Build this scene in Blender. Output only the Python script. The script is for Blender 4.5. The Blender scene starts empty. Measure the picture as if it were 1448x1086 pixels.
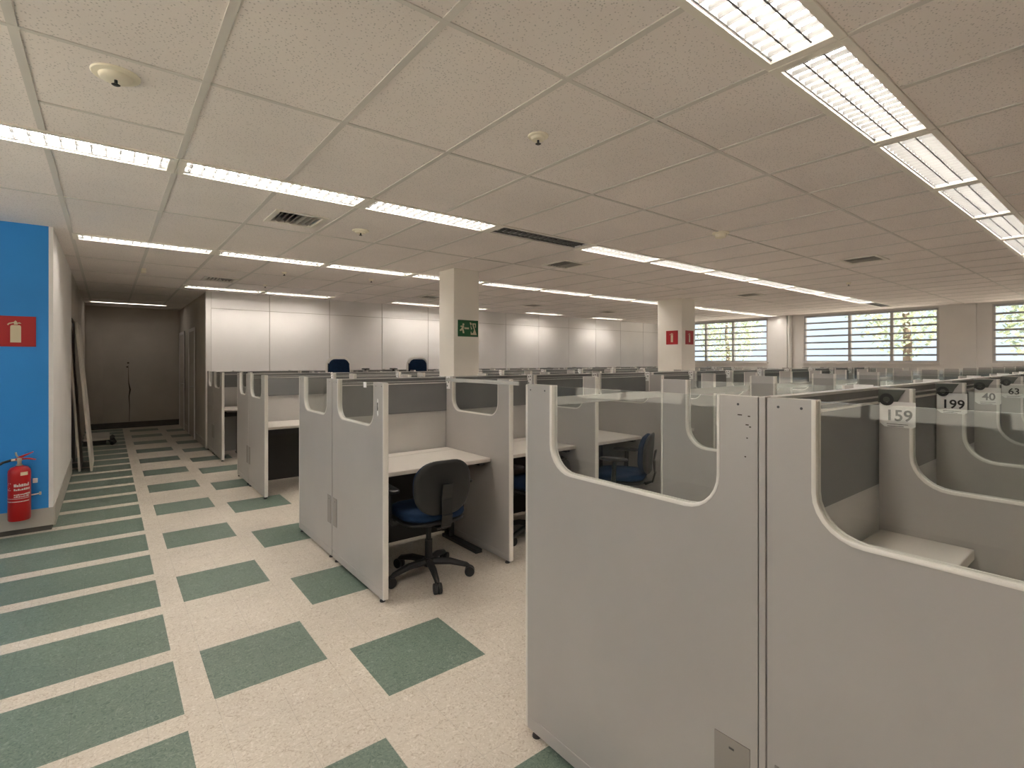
import bpy, bmesh, math, random
from math import sin, cos, pi, radians
random.seed(7)
C = bpy.context.scene.collection
ORD = ['first', 'second', 'third', 'fourth', 'fifth', 'sixth', 'seventh', 'eighth', 'ninth', 'tenth',
       'eleventh', 'twelfth', 'thirteenth', 'fourteenth', 'fifteenth', 'sixteenth', 'seventeenth']
HC = 2.688                       # ceiling height
EYE = 1.5

# ------------------------------------------------------------------ materials
def nt(name):
    m = bpy.data.materials.new(name); m.use_nodes = True
    t = m.node_tree; b = t.nodes['Principled BSDF']
    return m, t, b

def simple(name, col, rough=.5, metal=0., spec=.5, vary=0., vscale=6., bump=0., bscale=80.):
    m, t, b = nt(name)
    b.inputs['Base Color'].default_value = (*col, 1)
    b.inputs['Roughness'].default_value = rough
    b.inputs['Metallic'].default_value = metal
    b.inputs['Specular IOR Level'].default_value = spec
    if vary or bump:
        tc = t.nodes.new('ShaderNodeTexCoord')
    if vary:
        n = t.nodes.new('ShaderNodeTexNoise'); n.inputs['Scale'].default_value = vscale; n.inputs['Detail'].default_value = 5
        t.links.new(tc.outputs['Object'], n.inputs['Vector'])
        r = t.nodes.new('ShaderNodeValToRGB')
        r.color_ramp.elements[0].position = .3; r.color_ramp.elements[1].position = .7
        r.color_ramp.elements[0].color = (*[c * (1 - vary) for c in col], 1)
        r.color_ramp.elements[1].color = (*[min(1, c * (1 + vary * .5)) for c in col], 1)
        t.links.new(n.outputs['Fac'], r.inputs['Fac']); t.links.new(r.outputs['Color'], b.inputs['Base Color'])
    if bump:
        n2 = t.nodes.new('ShaderNodeTexNoise'); n2.inputs['Scale'].default_value = bscale; n2.inputs['Detail'].default_value = 3
        t.links.new(tc.outputs['Object'], n2.inputs['Vector'])
        bp = t.nodes.new('ShaderNodeBump'); bp.inputs['Strength'].default_value = bump; bp.inputs['Distance'].default_value = .002
        t.links.new(n2.outputs['Fac'], bp.inputs['Height']); t.links.new(bp.outputs['Normal'], b.inputs['Normal'])
    return m

def emitter(name, col, strength):
    m, t, b = nt(name)
    t.nodes.remove(b)
    e = t.nodes.new('ShaderNodeEmission'); e.inputs['Color'].default_value = (*col, 1); e.inputs['Strength'].default_value = strength
    t.links.new(e.outputs['Emission'], t.nodes['Material Output'].inputs['Surface'])
    return m

def glassy(name, tint, gloss_col=(1, 1, 1), f0=.022, haze=0., haze_col=(.8, .82, .82)):
    m, t, b = nt(name)
    t.nodes.remove(b)
    tr = t.nodes.new('ShaderNodeBsdfTransparent'); tr.inputs['Color'].default_value = (*tint, 1)
    gl = t.nodes.new('ShaderNodeBsdfGlossy'); gl.inputs['Roughness'].default_value = .02; gl.inputs['Color'].default_value = (*gloss_col, 1)
    lw = t.nodes.new('ShaderNodeLayerWeight'); lw.inputs['Blend'].default_value = .5      # Schlick reflection of a thin pane
    pw = t.nodes.new('ShaderNodeMath'); pw.operation = 'POWER'; pw.inputs[1].default_value = 5.
    fr = t.nodes.new('ShaderNodeMath'); fr.operation = 'MULTIPLY_ADD'; fr.inputs[1].default_value = .8; fr.inputs[2].default_value = f0
    t.links.new(lw.outputs['Facing'], pw.inputs[0]); t.links.new(pw.outputs[0], fr.inputs[0])
    mx = t.nodes.new('ShaderNodeMixShader')
    t.links.new(fr.outputs[0], mx.inputs[0]); t.links.new(tr.outputs[0], mx.inputs[1]); t.links.new(gl.outputs[0], mx.inputs[2])
    out = mx.outputs[0]
    if haze:
        df = t.nodes.new('ShaderNodeBsdfDiffuse'); df.inputs['Color'].default_value = (*haze_col, 1)
        m2 = t.nodes.new('ShaderNodeMixShader'); m2.inputs[0].default_value = haze
        t.links.new(out, m2.inputs[1]); t.links.new(df.outputs[0], m2.inputs[2]); out = m2.outputs[0]
    t.links.new(out, t.nodes['Material Output'].inputs['Surface'])
    return m

def fleck_floor(name, base, light, dark, seam=True):
    m, t, b = nt(name)
    N = t.nodes.new; L = t.links.new
    tc = N('ShaderNodeTexCoord')
    n1 = N('ShaderNodeTexNoise'); n1.inputs['Scale'].default_value = 42; n1.inputs['Detail'].default_value = 3; n1.inputs['Distortion'].default_value = 2.6
    n2 = N('ShaderNodeTexNoise'); n2.inputs['Scale'].default_value = 1.3; n2.inputs['Detail'].default_value = 6
    L(tc.outputs['Object'], n1.inputs['Vector']); L(tc.outputs['Object'], n2.inputs['Vector'])
    r = N('ShaderNodeValToRGB'); e = r.color_ramp.elements
    e[0].position = .34; e[0].color = (*dark, 1); e[1].position = .68; e[1].color = (*light, 1)
    a = r.color_ramp.elements.new(.45); a.color = (*base, 1); a = r.color_ramp.elements.new(.56); a.color = (*base, 1)
    L(n1.outputs['Fac'], r.inputs['Fac'])
    r2 = N('ShaderNodeMapRange'); r2.inputs['From Min'].default_value = .25; r2.inputs['From Max'].default_value = .75
    r2.inputs['To Min'].default_value = .86; r2.inputs['To Max'].default_value = 1.08
    L(n2.outputs['Fac'], r2.inputs['Value'])
    mul = N('ShaderNodeVectorMath'); mul.operation = 'SCALE'
    L(r.outputs['Color'], mul.inputs[0]); L(r2.outputs['Result'], mul.inputs['Scale'])
    out = mul.outputs[0]
    if seam:
        sx = N('ShaderNodeSeparateXYZ'); L(tc.outputs['Object'], sx.inputs[0])
        acc = None
        for ax, off in (('X', .373), ('Y', 3.078)):
            s = N('ShaderNodeMath'); s.operation = 'SUBTRACT'; s.inputs[1].default_value = off - 50 * .2475
            L(sx.outputs[ax], s.inputs[0])
            d = N('ShaderNodeMath'); d.operation = 'DIVIDE'; d.inputs[1].default_value = .2475; L(s.outputs[0], d.inputs[0])
            f = N('ShaderNodeMath'); f.operation = 'FRACT'; L(d.outputs[0], f.inputs[0])
            l = N('ShaderNodeMath'); l.operation = 'LESS_THAN'; l.inputs[1].default_value = .010; L(f.outputs[0], l.inputs[0])
            if acc is None: acc = l
            else:
                mx = N('ShaderNodeMath'); mx.operation = 'MAXIMUM'; L(acc.outputs[0], mx.inputs[0]); L(l.outputs[0], mx.inputs[1]); acc = mx
        mr = N('ShaderNodeMapRange'); mr.inputs['To Min'].default_value = 1; mr.inputs['To Max'].default_value = .82
        L(acc.outputs[0], mr.inputs['Value'])
        m2 = N('ShaderNodeVectorMath'); m2.operation = 'SCALE'; L(out, m2.inputs[0]); L(mr.outputs['Result'], m2.inputs['Scale']); out = m2.outputs[0]
    L(out, b.inputs['Base Color'])
    b.inputs['Roughness'].default_value = .42; b.inputs['Specular IOR Level'].default_value = .4
    return m

def tile_ceiling(name, col):
    m, t, b = nt(name)
    N = t.nodes.new; L = t.links.new
    tc = N('ShaderNodeTexCoord')
    v = N('ShaderNodeTexVoronoi'); v.inputs['Scale'].default_value = 75; v.feature = 'F1'
    n = N('ShaderNodeTexNoise'); n.inputs['Scale'].default_value = 1.1; n.inputs['Detail'].default_value = 4
    L(tc.outputs['Object'], v.inputs['Vector']); L(tc.outputs['Object'], n.inputs['Vector'])
    r = N('ShaderNodeMapRange'); r.inputs['From Min'].default_value = .14; r.inputs['From Max'].default_value = .30
    r.inputs['To Min'].default_value = .66; r.inputs['To Max'].default_value = 1.
    L(v.outputs['Distance'], r.inputs['Value'])
    r2 = N('ShaderNodeMapRange'); r2.inputs['From Min'].default_value = .3; r2.inputs['From Max'].default_value = .7
    r2.inputs['To Min'].default_value = .94; r2.inputs['To Max'].default_value = 1.03
    L(n.outputs['Fac'], r2.inputs['Value'])
    mm = N('ShaderNodeMath'); mm.operation = 'MULTIPLY'; L(r.outputs[0], mm.inputs[0]); L(r2.outputs[0], mm.inputs[1])
    s = N('ShaderNodeVectorMath'); s.operation = 'SCALE'; s.inputs[0].default_value = col; L(mm.outputs[0], s.inputs['Scale'])
    L(s.outputs[0], b.inputs['Base Color'])
    n3 = N('ShaderNodeTexNoise'); n3.inputs['Scale'].default_value = 140; L(tc.outputs['Object'], n3.inputs['Vector'])
    bp = N('ShaderNodeBump'); bp.inputs['Strength'].default_value = .25; bp.inputs['Distance'].default_value = .002
    L(n3.outputs['Fac'], bp.inputs['Height']); L(bp.outputs['Normal'], b.inputs['Normal'])
    b.inputs['Roughness'].default_value = .95; b.inputs['Specular IOR Level'].default_value = .1
    return m

LAMP = (1., .92, .83)
M = dict(
    laminate=simple('grey_laminate', (.415, .392, .372), .38, vary=.05, vscale=2.5, bump=.03),
    laminate_low=simple('pale_grey_laminate', (.56, .545, .525), .45, vary=.04, vscale=3),
    fabric=simple('grey_screen_fabric', (.20, .20, .20), .75, spec=.3, vary=.06, vscale=4, bump=.15, bscale=300),
    trim=simple('pale_plastic_trim', (.74, .71, .66), .28),
    alu=simple('brushed_aluminium', (.60, .59, .57), .32, metal=.75),
    desk_shade=simple('under_desk_shade', (.045, .043, .04), .6),  # near-black colour that paints in the shade below the desks
    seam=simple('dark_joint', (.05, .05, .05), .8),
    plate=simple('access_plate_metal', (.28, .255, .23), .5),
    desk=simple('beige_desk_laminate', (.59, .55, .505), .42, vary=.03, vscale=5),
    deskedge=simple('desk_edge_band', (.58, .54, .49), .5),
    steel=simple('dark_steel', (.06, .06, .06), .45, metal=.4),
    black=simple('black_plastic', (.016, .016, .016), .42, bump=.05),
    blue=simple('navy_fabric', (.010, .029, .072), .85, spec=.2, vary=.2, vscale=30, bump=.2, bscale=400),
    shell=simple('pale_grey_shell', (.88, .85, .80), .4),
    card=simple('white_card', (.88, .87, .85), .45, vary=.05, vscale=20),
    ink=simple('black_ink', (.02, .02, .02), .6),
    clip=simple('dark_olive_clip', (.07, .075, .06), .4),
    glass=glassy('clear_notch_glass', (.91, .925, .92)),
    strip=glassy('clear_acrylic_strip', (.94, .95, .94), haze=.42, haze_col=(.80, .79, .76)),
    window=glassy('window_glass', (.96, .98, .99)),
    floor=fleck_floor('cream_vinyl', (.59, .53, .455), (.70, .645, .575), (.45, .385, .31)),
    green=fleck_floor('green_vinyl', (.135, .184, .148), (.215, .262, .218), (.085, .128, .10)),
    ceil=tile_ceiling('mineral_ceiling_tile', (.89, .83, .80)),
    tbar=simple('ceiling_grid_paint', (.69, .66, .625), .6, spec=.2),
    fixture=simple('fixture_enamel', (.86, .82, .75), .4),
    reflect=simple('white_reflector', (.86, .86, .85), .3),
    louver=simple('satin_louver', (.145, .145, .142), .4),
    tube=emitter('lit_tube', LAMP, 55.),
    tube_dim=emitter('weak_lit_tube', LAMP, 12.),
    tube_off=simple('unlit_tube', (.5, .49, .46), .3),
    vent=simple('vent_enamel', (.80, .76, .69), .5),
    ventslat=simple('vent_slat_enamel', (.34, .32, .285), .5),
    dark=simple('vent_dark', (.012, .012, .012), .9),
    white=simple('white_wall_paint', (.80, .78, .76), .6, vary=.05, vscale=1.5),
    part=simple('white_partition', (.86, .835, .82), .55, vary=.05, vscale=1.1),
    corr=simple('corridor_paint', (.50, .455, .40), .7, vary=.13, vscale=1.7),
    cream=simple('cream_column_paint', (.88, .84, .77), .6, vary=.04, vscale=2),
    bluewall=simple('blue_wall_paint', (.020, .255, .70), .6, vary=.07, vscale=1.4),
    base=simple('grey_baseboard', (.44, .41, .37), .5, vary=.08, vscale=4),
    basedark=simple('dark_plinth', (.09, .085, .075), .7, vary=.2, vscale=8),
    red=simple('extinguisher_red', (.40, .006, .008), .28),
    redsign=simple('sign_red', (.36, .004, .008), .5),
    greensign=simple('sign_green', (.006, .095, .03), .5),
    signcream=simple('sign_cream', (.60, .53, .37), .55),
    brass=simple('pale_metal', (.55, .48, .38), .35, metal=.6),
    rubber=simple('black_rubber', (.015, .015, .015), .6),
    winframe=simple('window_frame_paint', (.60, .58, .56), .5),
    slat=simple('louver_slat_paint', (.42, .44, .47), .5),
    door=simple('door_laminate', (.50, .455, .40), .55, vary=.06, vscale=2),
    board=simple('pale_board', (.62, .57, .50), .6, vary=.12, vscale=3),
    leaf=simple('tree_leaves', (.48, .55, .38), .6, vary=.4, vscale=3),
    bark=simple('tree_bark', (.16, .12, .09), .9, vary=.3, vscale=8),
    ground=simple('outdoor_ground', (.64, .575, .49), .9, vary=.2, vscale=1),
    detector=simple('detector_plastic', (.90, .84, .70), .6, spec=.2),
    stain=simple('dark_stain', (.06, .045, .03), .9),
    mark=simple('white_print', (.62, .60, .57), .6),
)

# ------------------------------------------------------------------ mesh builder
class MB:
    def __init__(s): s.v = []; s.f = []; s.m = []
    def add(s, vs, fs, mi=0):
        n = len(s.v); s.v += [tuple(p) for p in vs]
        for f in fs: s.f.append([n + i for i in f]); s.m.append(mi)
    def box(s, x0, x1, y0, y1, z0, z1, mi=0):
        v = [(x0, y0, z0), (x1, y0, z0), (x1, y1, z0), (x0, y1, z0), (x0, y0, z1), (x1, y0, z1), (x1, y1, z1), (x0, y1, z1)]
        s.add(v, [(3, 2, 1, 0), (4, 5, 6, 7), (0, 1, 5, 4), (1, 2, 6, 5), (2, 3, 7, 6), (3, 0, 4, 7)], mi); return s
    def prism(s, poly, fn, t0, t1, mi=0):
        n = len(poly)
        v = [fn(a, b, t0) for a, b in poly] + [fn(a, b, t1) for a, b in poly]
        f = [list(range(n))[::-1], [n + i for i in range(n)]] + [(i, (i + 1) % n, n + (i + 1) % n, n + i) for i in range(n)]
        s.add(v, f, mi); return s
    def tube(s, pts, r, seg=8, mi=0, cap=True):
        from mathutils import Vector
        P = [Vector(p) for p in pts]; rings = []
        rr = r if isinstance(r, (list, tuple)) else [r] * len(P)
        up = None
        for i, p in enumerate(P):
            d = (P[min(i + 1, len(P) - 1)] - P[max(i - 1, 0)]).normalized()
            if up is None:
                up = Vector((0, 0, 1)) if abs(d.z) < .9 else Vector((1, 0, 0))
            a = d.cross(up).normalized(); b = a.cross(d).normalized(); up = b
            rings.append([p + a * (rr[i] * cos(2 * pi * k / seg)) + b * (rr[i] * sin(2 * pi * k / seg)) for k in range(seg)])
        v = [q for ring in rings for q in ring]; f = []
        for i in range(len(P) - 1):
            for k in range(seg):
                f.append((i * seg + k, i * seg + (k + 1) % seg, (i + 1) * seg + (k + 1) % seg, (i + 1) * seg + k))
        if cap:
            f.append(list(range(seg))[::-1]); f.append([(len(P) - 1) * seg + k for k in range(seg)])
        s.add(v, f, mi); return s
    def lathe(s, prof, c=(0, 0), seg=24, mi=0):
        v = []; f = []
        for r, z in prof:
            for k in range(seg): v.append((c[0] + r * cos(2 * pi * k / seg), c[1] + r * sin(2 * pi * k / seg), z))
        for i in range(len(prof) - 1):
            for k in range(seg):
                f.append((i * seg + k, i * seg + (k + 1) % seg, (i + 1) * seg + (k + 1) % seg, (i + 1) * seg + k))
        f.append(list(range(seg))[::-1]); f.append([(len(prof) - 1) * seg + k for k in range(seg)])
        s.add(v, f, mi); return s
    def mesh(s, name, mats, bevel=0., smooth=False, bseg=2):
        me = bpy.data.meshes.new(name)
        me.from_pydata(s.v, [], s.f); me.update()
        for m in (mats if isinstance(mats, (list, tuple)) else [mats]): me.materials.append(M[m] if isinstance(m, str) else m)
        for p, mi in zip(me.polygons, s.m): p.material_index = mi
        bm = bmesh.new(); bm.from_mesh(me)
        bmesh.ops.recalc_face_normals(bm, faces=bm.faces)
        if bevel:
            es = [e for e in bm.edges if e.is_manifold and len(e.link_faces) == 2 and e.calc_face_angle(0) > .6]
            bmesh.ops.bevel(bm, geom=es, offset=bevel, segments=bseg, affect='EDGES', profile=.6, clamp_overlap=True)
        if smooth:
            for f in bm.faces: f.smooth = True
        bm.to_mesh(me); bm.free()
        if smooth:
            me.set_sharp_from_angle(angle=radians(40))
        return me

def link(name, me, parent=None, loc=None, rot=None):
    o = bpy.data.objects.new(name, me); C.objects.link(o)
    if parent is not None: o.parent = parent
    if loc: o.location = loc
    if rot: o.rotation_euler = rot
    return o
def thing(name, label, cat, loc=(0, 0, 0), rz=0, group=None):
    o = bpy.data.objects.new(name, None); C.objects.link(o)
    o.empty_display_size = .1
    o.location = loc; o.rotation_euler = (0, 0, rz); o['label'] = label; o['category'] = cat
    if group: o['group'] = group
    return o
def tag(o, label, cat, group=None):
    o['label'] = label; o['category'] = cat
    if group: o['group'] = group
    return o
def struct(o): o['kind'] = 'structure'; return o
def copy_tree(o, parent=None):
    c = o.copy(); C.objects.link(c)
    if parent is not None: c.parent = parent
    for ch in o.children: copy_tree(ch, c)
    return c
def text_mesh(txt, size, mat, depth=.0006, align='CENTER'):
    cu = bpy.data.curves.new('lettering', 'FONT'); cu.body = txt; cu.size = size; cu.extrude = depth; cu.offset = size * .018; cu.align_x = align; cu.align_y = 'CENTER'
    cu.resolution_u = 3
    ob = bpy.data.objects.new('lettering', cu); C.objects.link(ob)
    bpy.context.view_layer.update()
    dg = bpy.context.evaluated_depsgraph_get()
    me = bpy.data.meshes.new_from_object(ob.evaluated_get(dg))
    bpy.data.objects.remove(ob); bpy.data.curves.remove(cu)
    me.materials.clear(); me.materials.append(M[mat])
    return me

# ------------------------------------------------------------------ camera
cam = bpy.data.cameras.new('camera'); cam.lens = 18.0; cam.sensor_width = 36.0; cam.clip_start = .02
cam.shift_y = (510 - 543) / 1448
co = bpy.data.objects.new('camera', cam); C.objects.link(co)
co.location = (0, 0, EYE); co.rotation_euler = (radians(90), 0, radians(51.7 - 90))
# yaw: forward = (cos 51.7, ... ) measured from the row direction (+X)
A = radians(51.7)
co.rotation_euler = (radians(90), 0, A - radians(90) + radians(0)); 
fx, fy = cos(A), sin(A)
co.rotation_euler[2] = math.atan2(-fx, fy)
bpy.context.scene.camera = co

# ------------------------------------------------------------------ floor
XR, YN, YE, XL = 14.1, -3.4, 14.4, -2.9
stripes = [2.505 - .612 * k for k in range(10, 0, -1)] + [2.505, 3.117, 3.72, 4.322, 4.905, 5.504, 6.105, 6.68, 7.222, 7.764, 8.27]
while stripes[-1] < 14: stripes.append(stripes[-1] + .54)
col1 = []
for k in range(1, 8): pass
C1 = [(2.596, 3.075), (3.76, 4.232), (4.90, 5.372), (6.02, 6.485), (7.10, 7.548), (8.16, 8.585)]
C1 = [(C1[0][0] - 1.165 * k, C1[0][1] - 1.165 * k) for k in range(5, 0, -1)] + C1
while C1[-1][1] < 13: C1.append((C1[-1][0] + 1.05, C1[-1][1] + 1.05))
C2 = [(2.137, 2.616), (3.23, 3.717), (4.447, 4.945), (5.642, 6.126), (6.772, 7.232), (7.866, 8.292), (8.86, 9.26), (9.894, 10.292)]
C2 = [(C2[0][0] - 1.14 * k, C2[0][1] - 1.14 * k) for k in range(5, 0, -1)] + C2
while C2[-1][1] < 13: C2.append((C2[-1][0] + 1.03, C2[-1][1] + 1.03))
def in_green(x, y):
    if x < .256 and y > .2:
        for c in stripes:
            if c - .062 < y < c + .062: return False
        return True
    if .372 < x < .868: return any(a < y < b for a, b in C1)
    if .988 < x < 1.515: return any(a < y < b for a, b in C2)
    return False
mb = MB()
def strip_col(x0, x1, ys):
    ys = sorted(set([YN, YE] + [y for y in ys if YN < y < YE]))
    for a, b in zip(ys, ys[1:]):
        g = in_green((x0 + x1) / 2, (a + b) / 2)
        mb.add([(x0, a, 0), (x1, a, 0), (x1, b, 0), (x0, b, 0)], [(0, 1, 2, 3)], 1 if g else 0)
strip_col(XL, .256, [c + d for c in stripes for d in (-.062, .062)])
strip_col(.256, .372, [])
strip_col(.372, .868, [y for ab in C1 for y in ab])
strip_col(.868, .988, [])
strip_col(.988, 1.515, [y for ab in C2 for y in ab])
strip_col(1.515, XR, [])
fl = mb.mesh('floor', ['floor', 'green'])
for p in fl.polygons:
    pass
fo = struct(link('floor', fl))
# give the slab a thickness below the finish
sm = fo.modifiers.new('slab', 'SOLIDIFY'); sm.thickness = .12; sm.offset = -1

# ------------------------------------------------------------------ ceiling, grid, fixtures
CX0, CS = .33, .595
def xi(i): return CX0 + CS * i
FW = .225                        # opening width of a fixture
R_ROWS = [   # name, centre y, joints start, stop, step 2, unlit set, absent set, cells
    dict(k='R0', y=-1.95, i0=-4, i1=2, off=(), skip=(), cols=2),  # unseen lamp row added so floor bounce brightens the near ceiling
    dict(k='R3', y=.848, i0=-5, i1=23, off=(), skip=(), cols=3),
    dict(k='R1', y=3.71, i0=-4, i1=22, off=(4, 20), skip=(), cols=2),
    dict(k='R2', y=6.395, i0=-1, i1=23, off=(), skip=(), cols=2),
    dict(k='RW', y=9.62, i0=1, i1=23, off=(), skip=(5, 11, 15, 19, 21), cols=2),
]
fixtures = []
for R in R_ROWS:
    for i in range(R['i0'], R['i1'], 2):
        if i in R['skip']: continue
        fixtures.append((R, i))
openings = []
for R, i in fixtures:
    openings.append((xi(i) + .045, xi(i + 2) - .045, R['y'] - FW / 2, R['y'] + FW / 2))
cor_open = (-.27, .99, 13.20, 13.32)
openings.append(cor_open)
vents = [(1.033, 1.445, 4.283, 4.695), (1.07, 1.50, 8.28, 8.70), (4.22, 4.66, 4.34, 4.76), (6.74, 7.18, 1.96, 2.37),
         (6.95, 7.40, 8.14, 8.56), (9.33, 9.78, 8.14, 8.56), (4.52, 4.96, 8.22, 8.64), (8.87, 9.31, 4.40, 4.82)]
for v in vents: openings.append((v[0] + .035, v[1] - .035, v[2] + .035, v[3] - .035))
xs = sorted(set([XL, XR] + [round(o[k], 4) for o in openings for k in (0, 1)]))
ys = sorted(set([YN, YE] + [round(o[k], 4) for o in openings for k in (2, 3)]))
mb = MB()
vid = {}
def vv(i, j):
    if (i, j) not in vid:
        vid[(i, j)] = len(mb.v); mb.v.append((xs[i], ys[j], HC))
    return vid[(i, j)]
for i in range(len(xs) - 1):
    cx = (xs[i] + xs[i + 1]) / 2
    for j in range(len(ys) - 1):
        cy = (ys[j] + ys[j + 1]) / 2
        if any(o[0] < cx < o[1] and o[2] < cy < o[3] for o in openings): continue
        mb.f.append([vv(i, j), vv(i + 1, j), vv(i + 1, j + 1), vv(i, j + 1)]); mb.m.append(0)
me = bpy.data.meshes.new('ceiling'); me.from_pydata(mb.v, [], mb.f); me.materials.append(M['ceil'])
struct(link('ceiling', me))
# unseen roof slab added above to keep daylight out of the ceiling void
struct(link('trim_1', MB().box(XL - .2, XR + .3, YN - .2, YE + .2, HC + .26, HC + .40).mesh('added_roof_slab', 'white')))
# grid of T-bars: one mesh, part of the ceiling
mb = MB()
zt0, zt1 = HC - .004, HC + .004
blocks = sorted([(R['y'] - .15, R['y'] + .15) for R in R_ROWS])
for i in range(-7, 24):
    x = xi(i)
    segs = [(YN, YE)]
    lo = YN
    hits = []
    for R in R_ROWS:
        a, b = R['y'] - .148, R['y'] + .148
        if R['i0'] < i < R['i1'] and (i - R['i0']) % 2 == 1 and (i - 1) not in R['skip']: hits.append((a, b))
    if -.3 < x < 1.0: hits.append((13.17, 13.35))
    hits += [(v[2], v[3]) for v in vents if v[0] < x < v[1]]
    for a, b in sorted(hits):
        mb.box(x - .015, x + .015, lo, a, zt0, zt1); lo = b
    mb.box(x - .015, x + .015, lo, YE, zt0, zt1)
def ybar(y, x0=XL, x1=XR, w=.010):
    lo = x0
    for v in sorted([v for v in vents if v[2] < y < v[3]]):
        mb.box(lo, v[0], y - w, y + w, zt0 - .0004, zt1); lo = v[1]
    mb.box(lo, x1, y - w, y + w, zt0 - .0004, zt1)
for y in (-2.7, -1.2, -.35, 1.55, 2.52, 4.92, 7.62, 8.78): ybar(y)
for y in (10.0, 11.25, 12.5, 13.75): ybar(y, -.4, 1.35)
ybar(3.18, xi(-1), xi(0), .008)
struct(link('trim_2', mb.mesh('ceiling_grid', 'tbar')))

# fixture meshes (local: x 0..L along the row, y across, z=0 the ceiling face)
L = 2 * CS
FO = .29
def ring(mb, x0, x1, y0, y1, ix0, ix1, iy0, iy1, z0, z1, mi=0):
    mb.box(x0, x1, y0, iy0, z0, z1, mi); mb.box(x0, x1, iy1, y1, z0, z1, mi)
    mb.box(x0, ix0, iy0, iy1, z0, z1, mi); mb.box(ix1, x1, iy0, iy1, z0, z1, mi)
mb = MB(); ring(mb, .003, L - .003, -FO / 2, FO / 2, .045, L - .045, -FW / 2, FW / 2, -.010, 0)
fx_frame = mb.mesh('fixture_frame', 'fixture', bevel=.002)
mb = MB()   # open white box with sloped sides
z1 = .085; a, b, w, w2 = .0455, L - .0455, FW / 2 - .0005, FW / 2 - .03
v = [(a, -w, 0), (b, -w, 0), (b, w, 0), (a, w, 0), (a, -w2, z1), (b, -w2, z1), (b, w2, z1), (a, w2, z1)]
mb.add(v, [(0, 1, 5, 4), (1, 2, 6, 5), (2, 3, 7, 6), (3, 0, 4, 7), (4, 5, 6, 7)])
fx_reflector = mb.mesh('fixture_reflector', 'reflect')
def tube_mesh(mat):
    m_ = MB(); m_.tube([(.07, 0, 0), (L - .07, 0, 0)], .013, 8)
    return m_.mesh('fluorescent_tube', mat, smooth=True)
fx_tube, fx_tube_off = tube_mesh('tube'), tube_mesh('tube_off')
def louver_mesh(cols, n):
    m_ = MB()
    h = .018; zc = .003
    for k in range(1, cols):
        y = -FW / 2 + FW * k / cols
        m_.box(.046, L - .046, y - .0035, y + .0035, zc, zc + h)
    for y in (-FW / 2 + .004, FW / 2 - .004): m_.box(.046, L - .046, y - .0025, y + .0025, zc, zc + h)
    for j in range(n):                                   # cross blades: curved, thicker at the top
        x = .046 + (L - .092) * (j + .5) / n
        prof = [(-.0015, 0), (.0015, 0), (.003, .006), (.007, .014), (.009, h), (-.009, h), (-.007, .014), (-.003, .006)]
        m_.prism(prof, lambda p, q, t, x=x: (x + p, t, zc + q), -FW / 2 + .004, FW / 2 - .004)
    return m_.mesh('louver', 'louver')
LOUV = {2: louver_mesh(2, 17), 3: louver_mesh(3, 18)}
ROWTXT = {'R0': 'added fill row behind the camera', 'R3': 'row above the nearest cubicles', 'R1': 'row above the second cubicle row',
          'R2': 'row starting at the corridor mouth', 'RW': 'row along the white partition wall'}
cnt = {}
for R, i in fixtures:
    k = R['k']; cnt[k] = cnt.get(k, 0)
    lit = i not in R['off']
    n = cnt[k]; cnt[k] += 1
    lead = {'R0': 3, 'R3': 3, 'R1': 1}.get(k, 0)          # lights of the row that lie outside the frame on the left
    if n < lead: lab = 'glowing louvred ceiling light outside the frame, %s before the %s' % (ORD[lead - 1 - n], ROWTXT[k])
    else: lab = '%s louvred ceiling light, %s from the left, %s' % ('glowing' if lit else 'unlit', ORD[n - lead], ROWTXT[k])
    t = thing('ceiling_light', lab, 'ceiling light', (xi(i), R['y'], HC), 0, 'louvred ceiling lights')
    link('frame', fx_frame, t); link('reflector', fx_reflector, t); link('louver', LOUV[R['cols']], t)
    for y in (-.045, .045): link('tube', fx_tube if lit else fx_tube_off, t, (0, y, .042))
# corridor light: slim batten
t = thing('ceiling_light', 'slim glowing ceiling light across the end of the dark corridor', 'ceiling light', (-.27, 13.26, HC))
mb = MB(); ring(mb, -.02, 1.28, -.085, .085, .0, 1.26, -.06, .06, -.008, 0); link('frame', mb.mesh('slim_frame', 'fixture'), t)
mb = MB(); mb.add([(0, -.06, 0), (1.26, -.06, 0), (1.26, .06, 0), (0, .06, 0), (0, -.05, .07), (1.26, -.05, .07), (1.26, .05, .07), (0, .05, .07)],
                  [(0, 1, 5, 4), (1, 2, 6, 5), (2, 3, 7, 6), (3, 0, 4, 7), (4, 5, 6, 7)]); link('reflector', mb.mesh('slim_reflector', 'reflect'), t)
m_ = MB(); m_.tube([(.03, 0, .02), (1.23, 0, .02)], .02, 10); link('tube', m_.mesh('slim_tube', 'tube_dim', smooth=True), t)

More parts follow.
